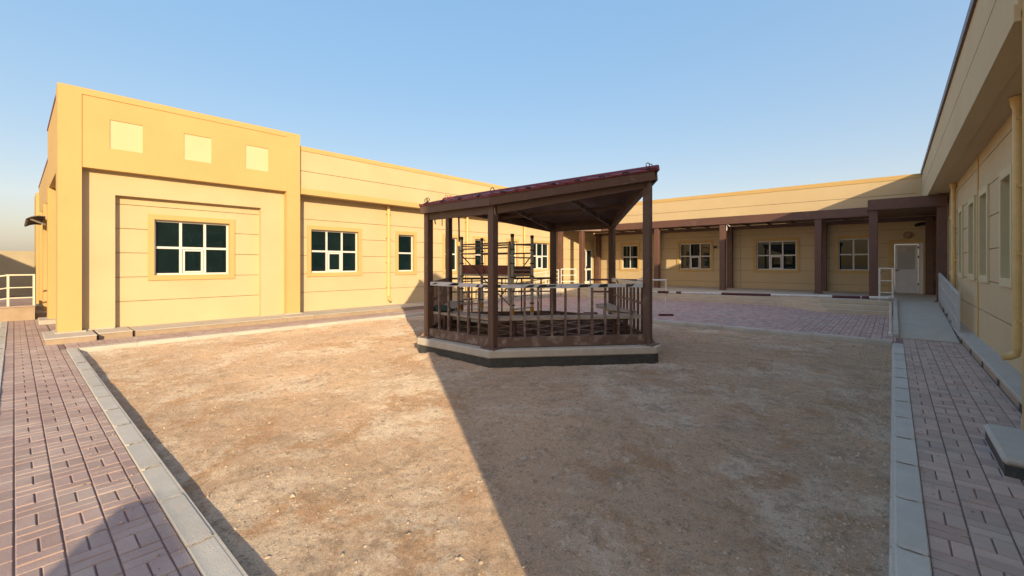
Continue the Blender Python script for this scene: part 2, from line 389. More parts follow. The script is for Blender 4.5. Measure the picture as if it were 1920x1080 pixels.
def pave(name, label, bricks, material, sheets, nmax=300):
    root = MB()
    for q in sheets: root.box(*q, -.14, -.011)
    root = root.build(name, 'joint_sand'); tag(root, label, kind='structure')
    vis = sorted([b for b in bricks if in_view(b[0], b[1])], key=lambda b: b[0] ** 2 + b[1] ** 2)
    near = vis[:nmax]; ns = set(near); rest = [b for b in bricks if b not in ns]
    cache = {}
    rnd = random.Random(name)
    for b in near:
        k = (round(b[2], 3), round(b[3], 3))
        if k not in cache: cache[k] = brick_mesh('brick', k[0], k[1], material)
        o = bpy.data.objects.new('brick', cache[k]); o.location = (b[0], b[1], rnd.uniform(-.0025, .002))
        o.rotation_euler = (rnd.uniform(-.012, .012), rnd.uniform(-.012, .012), rnd.uniform(-.012, .012))
        COL.objects.link(o); o.parent = root
    mb = MB()
    for b in rest:
        hx, hy = b[2] / 2 - .005, b[3] / 2 - .005; z = rnd.uniform(-.0025, .002); c = .005
        x, y = b[0], b[1]
        V = [(x - hx, y - hy, -.05), (x + hx, y - hy, -.05), (x + hx, y + hy, -.05), (x - hx, y + hy, -.05),
             (x - hx, y - hy, z - c), (x + hx, y - hy, z - c), (x + hx, y + hy, z - c), (x - hx, y + hy, z - c),
             (x - hx + c, y - hy + c, z), (x + hx - c, y - hy + c, z), (x + hx - c, y + hy - c, z), (x - hx + c, y + hy - c, z)]
        mb.add(V, [(8, 9, 10, 11)] + [(i, (i + 1) % 4, (i + 1) % 4 + 4, i + 4) for i in range(4)] + [(i + 4, (i + 1) % 4 + 4, (i + 1) % 4 + 8, i + 8) for i in range(4)])
    if mb.v: tag(mb.build('bricks', material, root), kind='stuff')
    return root

lb = weave(-20.0, -1.0, 0.0, .6) + [(-1.1 - .2 * i, .64, .2, .08) for i in range(57)] + [(-1.1 - .2 * i, -.06, .2, .12) for i in range(94)]
pave('pavement', 'pinkish block paving along the front of the courtyard', lb, 'brick', [(-20.0, -1.0, -.12, .68)])
pave('pavement', 'block paving strip between the sunlit wing and its kerb', weave(-13.40, -12.46, .7, 12.6) + weave(-19.8, -13.40, .62, .9), 'brick', [(-13.42, -12.45, .69, 12.6), (-19.8, -13.42, .69, .95)], 0)
rb = weave(.16, 1.10, 1.8, 13.3)
pave('pavement', 'shaded block path between the kerb and the right hand wing', rb, 'brick_shade_lift', [(.16, 1.12, 1.8, 13.42)])
pave('plaza', 'maroon block paving in front of the porch steps', weave(-13.4, .05, 12.6, 20.6), 'brick_plaza', [(-13.42, .16, 12.6, 20.7)], 0)

def kerb(name, label, p0, p1, width, inner, step=.73, top=.012, depth=.2):
    """row of kerb stones from p0 to p1; inner = unit vector towards the dirt (chamfered side)"""
    p0 = Vector((*p0, 0)); p1 = Vector((*p1, 0)); d = (p1 - p0).normalized(); n = Vector((*inner, 0)); Lr = (p1 - p0).length
    root = MB()
    for s_ in (0,):
        a = p0 + n * .012; b = p1 + n * (width - .012)
        root.box(a.x, b.x, a.y, b.y, -depth, top - .006)
    root = root.build(name, 'mortar'); tag(root, label, kind='structure')
    k = 0; t = 0.
    rnd = random.Random(label)
    while t < Lr - .1:
        t1 = min(t + step, Lr); g = .012
        a = p0 + d * (t + g); b = p0 + d * (t1 - g); zt = top + rnd.uniform(-.004, .004)
        prof = [(0, -depth), (0, zt - .006), (.006, zt), (width - .035, zt - .001), (width - .006, zt - .022), (width, zt - .05), (width, -depth)]
        V = [q + n * u + Vector((0, 0, z)) for q in (a, b) for u, z in prof]; m = len(prof)
        F = [(i, (i + 1) % m, (i + 1) % m + m, i + m) for i in range(m)] + [tuple(reversed(range(m))), tuple(range(m, 2 * m))]
        me = MB().add(V, F)
        o = me.build('kerb_stone', 'kerb', root)
        bm = bmesh.new(); bm.from_mesh(o.data); bmesh.ops.recalc_face_normals(bm, faces=bm.faces); bm.to_mesh(o.data); bm.free()
        if t1 < Lr - .05:                        # smeared mortar over the joint
            wv = rnd.uniform(.02, .042); c = p0 + d * t1; nn = 6; V = []; F = []
            for q in range(nn + 1):
                f_ = .008 + (width - .05) * q / nn; w0 = wv * rnd.uniform(.5, 1.3); w1 = wv * rnd.uniform(.5, 1.3)
                V += [c + n * f_ - d * w0 + Vector((0, 0, top + .0062)), c + n * f_ + d * w1 + Vector((0, 0, top + .0062))]
            for q in range(nn): F.append((2 * q, 2 * q + 1, 2 * q + 3, 2 * q + 2))
            m = MB().add(V + [v - Vector((0, 0, .008)) for v in V], F + [(0, 2, 2 * nn + 4, 2 * nn + 2), (1, 2 * nn + 3, 2 * nn + 5, 3)]).build('mortar_band', 'mortar', root)
            bm = bmesh.new(); bm.from_mesh(m.data); bmesh.ops.recalc_face_normals(bm, faces=bm.faces)
            if sum(f.normal.z for f in bm.faces) < 0: bmesh.ops.reverse_faces(bm, faces=bm.faces)
            bm.to_mesh(m.data); bm.free()
        t = t1; k += 1
kerb('kerb', 'grey kerb between the front paving and the dirt', (-1.0, .68), (-12.42, .68), .17, (0, 1))
kerb('kerb', 'grey kerb along the shaded path beside the dirt', (.16, 2.0), (.16, 12.44), .18, (-1, 0), step=.745)
kerb('kerb', 'kerb between the dirt and the maroon plaza paving', (-12.44, 12.60), (-.02, 12.60), .14, (0, -1), step=1.0, top=.05)
kerb('kerb', 'pale kerb along the sunlit wing', (-12.44, .86), (-12.44, 12.44), .18, (1, 0), step=.9)
kerb('kerb', 'outer kerb at the far edge of the front paving', (-20, -.12), (-5, -.12), .16, (0, -1))

# ------------------------------------------------------------------ sunlit wing on the left
LW = thing('school_wing', (-18, 12, 0), 'long sunlit cream wing with tall yellow piered block at its near end', 'building', 'wings of the school')
A, B_, C_, D_, E_ = -14.10, -14.33, -14.50, -14.25, -14.70
def part(name, material, parent, *boxes, bevel=0.0):
    mb = MB()
    for b in boxes: mb.box(*b)
    return mb.build(name, material, parent, bevel=bevel)
# near block
part('pier', 'yellow', LW, (-14.70, A, .64, 1.03, .12, 5.78))
part('pier', 'yellow', LW, (-15.0, A, 5.55, 5.95, .12, 5.78))
part('parapet_band', 'yellow', LW, (-14.70, A, 1.03, 5.55, 5.63, 5.78))
Fp = fr_left(A - .018)
sq = [(1.51, 2.12, 4.47, 5.16), (2.96, 3.58, 4.47, 5.16), (4.42, 5.03, 4.47, 5.16)]
mb = MB()
for c in cells(1.03, 5.55, 3.95, 5.63, sq): lbox(mb, Fp, *c, -.40, 0)
mb.build('upper_panel', 'yellow', LW)
for q in sq:
    mb = MB(); lbox(mb, Fp, *q, -.10, -.020); mb.build('square_niche', 'niche', LW)
Fb = fr_left(B_)
mb = MB()
for c in cells(1.03, 5.55, .12, 3.95, [(1.63, 4.90, .0, 3.39)]): lbox(mb, Fb, *c, -.3, 0)
mb.build('wall_surround', 'cream', LW)
w1 = (2.40, 4.12, 1.40, 2.87)
clad_wall(LW, fr_left(C_), 1.63, 4.90, .12, 3.39, JZ, [w1])
window(LW, fr_left(C_), *w1, 3, 2)
# long part
Fe = fr_left(E_)
wl = [(6.55, 8.28, 3), (9.97, 10.73, 1), (12.35, 13.09, 1), (14.15, 14.85, 1), (16.50, 17.20, 1), (18.42, 20.02, 3)]
ops = [(a, b, 1.40, 2.87) for a, b, _ in wl] + [(23.35, 24.75, .45, 2.62)]
clad_wall(LW, Fe, 5.95, 25.0, .10, 3.96, JZ, ops)
for a, b, n in wl: window(LW, Fe, a, b, 1.40, 2.87, n, 2, casement=(n == 3))
for u in (9.49, 13.60, 17.70): downpipe(LW, Fe, u, 3.94, .34)
part('soffit', 'cream', LW, (E_ - .3, D_ - .02, 5.95, 25.0, 3.96, 4.06))
Fd = fr_left(D_)
clad_wall(LW, Fd, 5.95, 24.50, 4.125, 5.33, [4.685], [], thick=.3)
mb = MB(); lbox(mb, Fd, 5.95, 24.5, 3.94, 4.125, -.2, .03); mb.build('eaves_band', 'yellow', LW)
mb = MB(); lbox(mb, Fd, 5.95, 24.5, 5.33, 5.47, -.3, .02); mb.build('parapet_cap', 'yellow', LW)
part('roof', 'roofing', LW, (-34, -14.5, 5.95, 40, 4.9, 5.1), (-19, -14.5, .9, 5.95, 5.2, 5.4), (-34, -19, .9, 5.95, 4.6, 4.8))
part('rear_wall', 'cream', LW, (-34.2, -34, 1, 40, 0, 5.3))
# apron and pier bases
part('apron', 'concrete', LW, (-14.8, -13.45, 1.90, 12.9, .10, .122), bevel=.004)
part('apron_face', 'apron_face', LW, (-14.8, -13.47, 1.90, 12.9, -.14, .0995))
for q in ((-14.8, -13.32, .42, 1.22), (-14.8, -13.55, 1.26, 1.86), (-14.8, -13.42, 5.30, 6.10)):
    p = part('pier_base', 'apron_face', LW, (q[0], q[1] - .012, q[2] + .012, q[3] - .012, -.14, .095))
    part('base_cap', 'concrete', p, (q[0], q[1], q[2], q[3], .096, .135), bevel=.012)
for q in ((.60, 1.10), (1.0, 1.62), (5.50, 6.0)):
    part('plinth_strip', 'concrete', LW, (-14.8, (A if q[1] != 1.62 else B_) + .035, q[0], q[1], .136, .165))
# front of the block, seen edge on: arcade of piers under a deep beam
part('arcade_beam', 'yellow', LW, (-19.0, -14.7, .66, 1.0, 3.9, 5.74))
part('arcade_beam', 'yellow', LW, (-27.5, -19.0, .70, 1.0, 3.7, 5.02))
part('arcade_coping', 'red_tile', LW, (-19.0, -14.9, .645, .66, 5.66, 5.72), (-27.5, -19.02, .685, .70, 4.94, 5.0))
for x in (-18.3, -21.3, -24.8):
    p = part('pier', 'yellow', LW, (x - .55, x, .64, 1.2, .12, 3.9 if x > -19 else 3.7))
    part('pier_base', 'concrete', p, (x - .7, x + .35, .46, 1.3, -.14, .12), bevel=.012)
part('arcade_soffit', 'cream', LW, (-27.5, -14.7, 1.0, 3.2, 3.92, 4.0))
part('arcade_wall', 'cream', LW, (-34, -14.75, 3.2, 3.4, 0, 5.2))
part('end_wall', 'yellow', LW, (-30, -27.5, .62, 3.2, 0, 4.75))
# roof plant
for i, (x, y, lab) in enumerate(((-17.5, 19.2, 'white rooftop unit seen just over the gazebo ridge, the nearer of two'), (-17.8, 21.4, 'white rooftop unit seen just over the gazebo ridge, the farther of two'))):
    t = thing('rooftop_unit', (x, y, 5.1), lab, 'roof unit', 'rooftop units')
    part('casing', 'white', t, (x - .5, x + .5, y - .5, y + .5, 5.2, 5.95), bevel=.05)
    part('stand', 'grey_rail', t, (x - .4, x + .4, y - .4, y + .4, 5.1, 5.2))
    m = MB(); m.tube([(x, y, 5.95), (x, y, 6.02)], .32, 16); m.build('fan_ring', 'grey_rail', t)

# double door in the sunlit wing, beside the porch
def glazed_door(parent, F, u0, u1, z0, z1):
    f = MB(); t = .07
    lbox(f, F, u0, u0 + t, z0, z1, -.12, -.05); lbox(f, F, u1 - t, u1, z0, z1, -.12, -.05); lbox(f, F, u0 + t, u1 - t, z1 - t, z1, -.12, -.05)
    m = (u0 + u1) / 2; lbox(f, F, m - t, m + t, z0, z1 - t, -.12, -.05)
    for a, b in ((u0 + t, m - t), (m + t, u1 - t)):
        lbox(f, F, a, b, z0, z0 + .16, -.12, -.05); lbox(f, F, a, b, z0 + .85, z0 + .97, -.12, -.05)
    d = f.build('door', 'white', parent)
    for a, b in ((u0 + t, m - t), (m + t, u1 - t)):
        for c, e in ((z0 + .16, z0 + .85), (z0 + .97, z1 - t)):
            g = MB(); lbox(g, F, a, b, c, e, -.095, -.085); g.build('pane', 'glass', d)
    h = MB(); lbox(h, F, m - .03, m + .03, z0 + .95, z0 + 1.1, -.05, .0); h.build('handle', 'dark', d)
    return d
glazed_door(LW, Fe, 23.35, 24.75, .45, 2.62)

# ------------------------------------------------------------------ wing across the back
BWG = thing('school_wing', (-7, 28, 0), 'cream wing behind the porch with brown canopy and square windows', 'building', 'wings of the school')
Fk = fr_back(25.0)
bl = [(-12.76, -11.70, 2), (-9.19, -7.48, 3), (-5.28, -3.53, 3), (-1.92, -.80, 2)]
dop = (-.02, .94, .45, 2.60)
clad_wall(BWG, Fk, -14.70, 1.36, .10, 4.1, JZ, [(a, b, 1.40, 2.86) for a, b, _ in bl] + [dop], [-6.0])
for a, b, n in bl: window(BWG, Fk, a, b, 1.40, 2.86, n, 2, casement=(n == 3), setback=.07)
Fu = fr_back(24.5)
clad_wall(BWG, Fu, -14.25, .90, 4.0, 5.24, [4.62], [], thick=.3)
mb = MB(); lbox(mb, Fu, -14.23, .88, 5.24, 5.42, -.3, .02); mb.build('parapet_cap', 'yellow', BWG)
mb = MB(); lbox(mb, Fu, .74, .88, 4.0, 5.24, .001, .03); mb.build('corner_strip', 'cream', BWG)
part('roof', 'roofing', BWG, (-34, 20, 24.8, 40, 5.12, 5.2))
part('soffit', 'cream', BWG, (-14.6, 1.2, 24.5, 25.0, 4.0, 4.06))
# door: white aluminium, frosted upper light
def panel_door(parent, F, u0, u1, z0, z1):
    f = MB(); t = .06; n0, n1 = -.10, -.03
    lbox(f, F, u0, u0 + t, z0, z1, n0, n1); lbox(f, F, u1 - t, u1, z0, z1, n0, n1); lbox(f, F, u0 + t, u1 - t, z1 - t, z1, n0, n1)
    d = f.build('door', 'white', parent)
    l = MB(); a, b, c, e = u0 + t + .012, u1 - t - .10, z0 + .02, z1 - t - .012; s = .085; m0, m1 = -.085, -.04
    lbox(l, F, a, a + s, c, e, m0, m1); lbox(l, F, b - s, b, c, e, m0, m1); lbox(l, F, a + s, b - s, c, c + .12, m0, m1)
    lbox(l, F, a + s, b - s, e - s, e, m0, m1); lbox(l, F, a + s, b - s, c + .90, c + 1.0, m0, m1); lbox(l, F, b + .01, u1 - t, z0, z1 - t, m0, m1)
    l.build('door_leaf', 'white', d)
    g = MB(); lbox(g, F, a + s, b - s, c + 1.0, e - s, -.07, -.055); g.build('pane', 'frosted', d)
    g = MB(); lbox(g, F, a + s, b - s, c + .12, c + .90, -.07, -.05); g.build('lower_panel', 'white', d)
    g = MB(); lbox(g, F, a + s + .01, a + s + .27, e - s - .22, e - s - .02, -.0545, -.0535); g.build('notice', 'mortar', d)
    h = MB(); lbox(h, F, a + .02, a + .06, c + .93, c + .99, -.04, .0); lbox(h, F, a + .02, a + .15, c + .95, c + .975, .0, .02); h.build('handle', 'dark', d)
    for z in (z0 + .35, z0 + 1.5, z0 + 1.9):
        h = MB(); lbox(h, F, b - .01, b + .03, z, z + .09, -.04, -.015); h.build('hinge', 'dark', d)
    s2 = MB(); t2 = .14
    for q in ((u0 - t2, u0, z0, z1 + t2), (u1, u1 + t2, z0, z1 + t2), (u0, u1, z1, z1 + t2)): lbox(s2, F, *q, .001, .03)
    s2.build('door_surround', 'yellow', d)
panel_door(BWG, Fk, *dop)
m = MB(); m.tube([(.46, 24.97, 2.93), (.46, 24.86, 2.93)], [.15, .12], 16); m.build('wall_lamp', 'lamp', BWG)
m = MB(); m.tube([(.93, 24.98, 3.36), (.93, 24.80, 3.38), (.82, 24.72, 3.36)], .02, 6); c = m.build('security_camera', 'dark', BWG)
m = MB(); m.tube([(.95, 24.74, 3.38), (.70, 24.56, 3.30)], .07, 10); m.build('camera_body', 'dark', c)
part('socket_box', 'dark', BWG, (-7.32, -7.18, 24.93, 24.998, 2.55, 2.68))

# canopy: cladding fascia, roof and soffit boards, on steel columns
cp = [(1.32, 19.9), (-.65, 19.9), (-.65, 22.3), (-12.70, 22.3), (-14.62, 20.38)]
cpoly = cp + [(-14.62, 24.45), (1.32, 24.45)]
ZB, ZT = 3.60, 3.95
CAN = MB().prism([(x + (.05 if x < -14 else 0) , y + .05) for x, y in cp[::1]] + [(-14.57, 24.45), (1.32, 24.45)], 3.86, 3.93).build('canopy', 'canopy', BWG)
for i, (p, q) in enumerate(zip(cp[:-1], cp[1:])):
    a = Vector((*p, 0)); b = Vector((*q, 0)); d = (b - a).normalized(); nrm = Vector((d.y, -d.x, 0))
    L_ = (b - a).length; mz = (ZT + (.012 if i == 0 else 0))
    m = MB(); mid0 = a + d * .002; mid1 = b - d * .002
    m.bar((mid0.x, mid0.y, (ZB + mz) / 2), (mid1.x, mid1.y, (ZB + mz) / 2), .07, mz - ZB); m.build('fascia', 'canopy', CAN)
m = MB().prism([(1.30, 20.0), (-.60, 20.0), (-.60, 22.4), (-12.68, 22.4), (-14.5, 20.58), (-14.5, 24.45), (1.30, 24.45)], 3.68, 3.72).build('canopy_soffit', 'canopy', CAN)
for k in range(13):
    x = -12.4 + k * .98
    m = MB().box(x - .04, x + .04, 22.42, 24.9, 3.63, 3.679).build('soffit_batten', 'brown_dusty' if k % 2 else 'canopy', CAN)
m = MB().box(-14.6, 1.3, 24.84, 24.96, 3.5, 3.68).build('wall_beam', 'canopy', CAN)
def column(parent, x, y, w=.24, zb=.45, rot=0.0):
    m = MB().box(x - w / 2, x + w / 2, y - w / 2, y + w / 2, zb, 3.60); c = m.build('column', 'canopy', parent, bevel=.006)
    MB().box(x - w / 2 - .05, x + w / 2 + .05, y - w / 2 - .05, y + w / 2 + .05, zb, zb + .02).build('foot_plate', 'brown', c)
for x, y in ((-9.42, 22.44), (-6.17, 22.44), (-2.39, 22.44), (-.53, 20.08), (-13.55, 21.62), (-14.42, 20.72), (-6.46, 24.80), (-2.44, 24.80), (1.12, 24.78), (1.20, 20.10), (-10.4, 24.80), (-14.3, 24.80)):
    column(BWG, x, y)
m = MB().tube([(-6.0, 22.40, 3.60), (-5.98, 22.38, 3.42), (-5.99, 22.39, 3.30)], .025, 5).tube([(-5.97, 22.36, 3.60), (-5.82, 22.33, 3.48)], .022, 5)
tag(m.build('loose_cable', 'white_rail'), 'short white cable end hanging from the brown canopy', 'cable')

# ------------------------------------------------------------------ porch, steps and ramps
def porch():
    for k, z in enumerate((.15, .30, .45)):
        i = .30 * k
        poly = [(-.06, 18.72 + i), (-1.78 - i * .414, 18.72 + i), (-3.56 - i * .414, 20.50 + i), (-8.7 + i * .414, 20.50 + i), (-10.2 + i * .414, 19.0 + i), (-13.2, 19.0 + i), (-13.2, 24.96), (-.06, 24.96)]
        yield MB().prism(poly, -.14 if k == 0 else z - .15, z - .0005 * 0)
st = list(porch())
P0 = st[0].build('porch_steps', 'porch', bevel=.012)
tag(P0, 'concrete porch steps below the brown canopy', kind='structure')
for s_ in st[1:]: s_.build('step', 'porch', P0, bevel=.012)
MB().box(-.06, 1.36, 19.55, 24.96, -.14, .449).build('landing', 'porch', P0)
MB().box(-14.68, -13.2, 19.0, 24.96, -.14, .449).build('landing', 'porch', P0)

def ramp(label, x0, x1, y0, y1, ztop, curb_x):
    V = [(x0, y0, -.12), (x1, y0, -.12), (x1, y1, -.12), (x0, y1, -.12), (x0, y0, .006), (x1, y0, .006), (x1, y1, ztop), (x0, y1, ztop)]
    r = MB().add(V, [(0, 3, 2, 1), (4, 5, 6, 7), (0, 1, 5, 4), (1, 2, 6, 5), (2, 3, 7, 6), (3, 0, 4, 7)]).build('ramp', 'ramp'); tag(r, label, kind='structure')
    c = curb_x; w = .10
    V = [(c, y0, -.12), (c + w, y0, -.12), (c + w, y1, -.12), (c, y1, -.12), (c, y0, .09), (c + w, y0, .09), (c + w, y1, ztop + .08), (c, y1, ztop + .08)]
    MB().add(V, [(0, 3, 2, 1), (4, 5, 6, 7), (0, 1, 5, 4), (1, 2, 6, 5), (2, 3, 7, 6), (3, 0, 4, 7)]).build('ramp_curb', 'concrete', r, bevel=.01)
    return r
ramp('concrete ramp in the shade up to the white door', .10, 1.08, 13.42, 19.55, .449, 0.0)
ramp('concrete ramp along the sunlit wing behind the gazebo', -14.6, -13.32, 13.2, 19.0, .449, -13.3)

def railing(name, label, pts, material, h=.95, rails=(.95, .62, .32), post_gap=1.1, pickets=0.0, group=None, post=.05):
    root = thing(name, pts[0], label, 'railing', group)
    pts = [Vector(p) for p in pts]
    for a, b in zip(pts[:-1], pts[1:]):
        n = max(1, round((b - a).length / post_gap))
        for i in range(n + (1 if b is pts[-1] else 0)):
            p = a.lerp(b, i / n); MB().bar(p, p + Vector((0, 0, h)), post, post, (0, 1, 0)).build('post', material, root)
        for z in rails:
            o = Vector((0, 0, z)); MB().bar(a + o, b + o, .045, .04 if z == rails[0] else .03).build('rail', material, root)
        if pickets:
            n = int((b - a).length / pickets)
            for i in range(1, n):
                p = a.lerp(b, i / n); MB().bar(p + Vector((0, 0, .12)), p + Vector((0, 0, h - .02)), .022, .022, (0, 1, 0)).build('picket', material, root)
    return root
railing('ramp_railing', 'pale grey railing sloping along the shaded ramp beside the wall', [(1.12, 14.2, .06), (1.12, 19.6, .45)], 'grey_rail', pickets=.11)
railing('ramp_railing', 'white railing along the ramp of the sunlit wing, seen through the gazebo', [(-13.36, 13.4, .03), (-13.36, 19.0, .45)], 'white_rail', rails=(.95, .74, .53, .32))
railing('stair_railing', 'short white railing frame beside the steps under the canopy', [(-.36, 19.62, .45), (-.02, 19.62, .45)], 'white_rail', h=1.12, rails=(1.10, .68, .28), post_gap=.4)
railing('stair_railing', 'white railing frame at the porch corner by the double door', [(-13.25, 19.1, .45), (-12.75, 19.75, .45)], 'white_rail', h=1.0, rails=(.98, .66, .33), post_gap=1.3, post=.035)

# ------------------------------------------------------------------ shaded wing on the right
RW = thing('school_wing', (6, 14, 0), 'shaded cream wing with tall narrow windows and deep overhanging parapet', 'building', 'wings of the school')
XR = 1.36
Fr = fr_right(XR)
rw = [(9.95, 10.72), (12.20, 13.05), (14.0, 14.80), (16.2, 16.85), (18.9, 19.5)]
clad_wall(RW, Fr, 6.2, 25.0, .10, 4.0, JZ + [3.75], [(a, b, 1.47, 3.08) for a, b in rw], [13.02 + .45, 20.6])
for a, b in rw: window(RW, Fr, a, b, 1.47, 3.08, 1, 1, casement=False, surround=.13, glass='green_glass', sur='niche', frame='niche', setback=.12, fw=.018)
part('vertical_strip', 'yellow', RW, (XR - .02, XR + .1, 13.42, 13.52, .12, 3.98))
downpipe(RW, Fr, 9.06, 3.99, .42, n=.075, r=.052, hopper=True)
downpipe(RW, Fr, 17.6, 3.99, .36, n=.075, r=.05, hopper=True)
part('soffit', 'cream', RW, (.90, XR + .3, 6.2, 25.3, 4.0, 4.08))
Fq = fr_right(.88)
clad_wall(RW, Fq, 6.2, 24.47, 4.14, 5.36, [4.70], [], thick=.3)
mb = MB(); lbox(mb, Fq, 6.2, 24.47, 3.98, 4.14, -.2, .025); mb.build('eaves_band', 'cream', RW)
mb = MB(); lbox(mb, Fq, 6.2, 24.47, 5.36, 5.50, -.3, .04); mb.build('parapet_cap', 'canopy', RW)
part('roof', 'roofing', RW, (1.0, 16, .6, 40, 4.9, 5.1))
part('rear_wall', 'cream', RW, (16, 16.2, .3, 40, 0, 5.3))
part('apron', 'concrete', RW, (1.10, XR + .1, 6.95, 20.0, .09, .152), bevel=.008)
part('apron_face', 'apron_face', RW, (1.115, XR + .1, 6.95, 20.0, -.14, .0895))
for i in range(8): part('apron_block', 'bitumen', RW, (1.106, 1.114, 7.6 + i * 1.45, 7.75 + i * 1.45, -.02, .085))
# near block of this wing, beside and behind the viewpoint
part('pier', 'yellow', RW, (.905, 1.6, 5.75, 6.2, .14, 5.78))
part('pier', 'yellow', RW, (.905, 1.6, .37, .80, .14, 5.78))
part('block_wall', 'cream', RW, (1.02, 1.4, .80, 5.75, 0, 5.76))
part('end_wall', 'yellow', RW, (1.0, 16, .38, .7, 0, 5.76))
p = part('pier_base', 'bitumen', RW, (.672, 1.5, 5.232, 6.218, -.14, .085))
part('base_cap', 'concrete', p, (.66, 1.5, 5.22, 6.23, .086, .155), bevel=.025)
part('pier_base', 'concrete', RW, (1.0, 1.5, 6.25, 6.93, -.14, .12), bevel=.02)
part('block_apron', 'concrete', RW, (.9, 1.5, .5, 5.2, -.14, .12))
V = [(.95, .42, 5.78), (5.0, .42, 5.78), (5.0, 4.6, 5.78), (.95, 4.6, 5.78), (.95, 1.95, 7.25), (5.0, 1.95, 7.25)]
MB().add(V, [(0, 4, 3), (1, 2, 5), (0, 1, 5, 4), (2, 3, 4, 5), (0, 3, 2, 1)]).build('shade_gable', 'red_tile', RW)  # unseen guessed gable, shaped to cast the sloped shadow on the sunlit wing

# unseen shade casters, added: low wall behind the viewpoint, block left of view
o = MB().box(1.47, 14, -3.0, -2.8, -.15, 2.1).build('shade_wall', 'boundary'); tag(o, 'unseen low beige wall added behind the viewpoint to shade the paving', 'wall')
o = MB().box(-34, -18, -12, -5.55, -.15, 5.3).build('shade_block', 'cream'); tag(o, 'unseen plain block added outside the left edge of view to shade the far wall', 'building')
o = MB().box(-38.4, -38, -14, 12, -.15, 2.45).build('boundary_wall', 'boundary'); tag(o, 'beige boundary wall half in shade at the far left', 'wall')
# landing with railing at the left
o = MB().box(-24.5, -19.75, -3, .42, -.15, .40).build('entrance_landing', 'apron_face'); tag(o, 'raised entrance landing at the far left of the paving', kind='structure')
MB().box(-24.5, -19.72, -3, .43, .401, .44).build('landing_slab', 'brick', o)
railing('entrance_railing', 'cream pipe railing on the raised landing at the far left', [(-19.85, -2.2, .05), (-19.85, -.12, .44), (-19.85, .40, .44)], 'cream_rail', h=.95, rails=(.93, .55, .24), post_gap=.9)
AW = thing('awning', (-22, .6, 3.0), 'weathered curved metal awning jutting from the yellow arcade', 'awning')
for k in range(5):
    x = -20.4 - k * .8
    MB().tube([(x, .66, 3.16), (x, .5, 3.17), (x, .36, 3.13), (x, .25, 3.06)], .03, 6).build('rib', 'metal_dark', AW)
V = []; F = []
for i, (y, z) in enumerate(((.66, 3.20), (.5, 3.21), (.36, 3.17), (.24, 3.09))): V += [(-20.2, y, z), (-23.8, y, z), (-20.2, y, z + .02), (-23.8, y, z + .02)]
for i in range(3):
    k = i * 4; F += [(k + 2, k + 3, k + 7, k + 6), (k, k + 4, k + 5, k + 1), (k, k + 2, k + 6, k + 4), (k + 1, k + 5, k + 7, k + 3)]
MB().add(V, F).build('sheet', 'metal_dark', AW)
MB().bar((-20.3, .66, 2.95), (-20.3, .3, 3.12), .05, .05).build('strut', 'metal_dark', AW)

# ------------------------------------------------------------------ gazebo
GZ = thing('gazebo', (-5.76, 7.15, 0), 'unfinished brown steel gazebo with pitched roof on a hexagonal concrete base', 'gazebo')
CX, CY = -5.76, 7.15
def grow(k):  # hexagon offset outwards by k, side corners cut
    out = []
    n = len(HEX)
    for i in range(n):
        a = Vector(HEX[i - 1]); b = Vector(HEX[i]); c = Vector(HEX[(i + 1) % n])
        d1 = (b - a).normalized(); d2 = (c - b).normalized(); n1 = Vector((d1.y, -d1.x)); n2 = Vector((d2.y, -d2.x))
        bis = (n1 + n2).normalized(); out.append(b + bis * (k / bis.dot(n1)))
    return out
def cut(poly, idx, w):
    res = []
    n = len(poly)
    for i, p in enumerate(poly):
        if i in idx:
            a = poly[i - 1]; c = poly[(i + 1) % n]
            res.append(p + (a - p).normalized() * w); res.append(p + (c - p).normalized() * w)
        else: res.append(p)
    return [(v.x, v.y) for v in res]
MB().prism(cut(grow(.20), (2, 5), .10), .195, .325).build('base_slab', 'slab', GZ, bevel=.018)
MB().prism(cut(grow(.17), (2, 5), .10), -.2, .1945).build('foundation', 'bitumen', GZ)
FL = .33
tops = {0: 2.66, 1: 2.66, 2: 3.14, 3: 2.66, 4: 2.66, 5: 3.14}
for i, (x, y) in enumerate(HEX):
    z1 = tops[i]; s_ = .058 if i != 2 else .062
    d = (Vector((CX, CY)) - Vector((x, y))).normalized()
    a = math.atan2(d.y, d.x) if i in (2, 5) else 0
    ca, sa = math.cos(a), math.sin(a); s_ = .06
    poly = [(x + ca * u - sa * v, y + sa * u + ca * v) for u, v in ((-s_, -s_), (s_, -s_), (s_, s_), (-s_, s_))]
    po = MB().prism(poly, FL, z1).build('post', 'brown', GZ)
    MB().box(x - .15, x + .15, y - .15, y + .15, FL - .004, FL + .014).build('base_plate', 'brown_dusty', po)
    for k in range(4):
        aa = a + math.pi / 4 + k * math.pi / 2; e = Vector((math.cos(aa), math.sin(aa), 0)); p0 = Vector((x, y, FL + .012)) + e * .07
        q = MB().add([p0 + e * .0 + e.cross(Vector((0, 0, 1))) * .004, p0 + e * .075 + e.cross(Vector((0, 0, 1))) * .004, p0 + Vector((0, 0, .11)) + e.cross(Vector((0, 0, 1))) * .004,
                      p0 - e.cross(Vector((0, 0, 1))) * .004, p0 + e * .075 - e.cross(Vector((0, 0, 1))) * .004, p0 + Vector((0, 0, .11)) - e.cross(Vector((0, 0, 1))) * .004],
                     [(0, 1, 2), (5, 4, 3), (0, 3, 4, 1), (1, 4, 5, 2), (2, 5, 3, 0)]).build('gusset', 'brown_dusty', po)
RAILZ = 1.335
def v3(p, z): return Vector((p[0], p[1], z))
nbal = [5, 10, 9, 5, 9, 9]
opening_side = 3
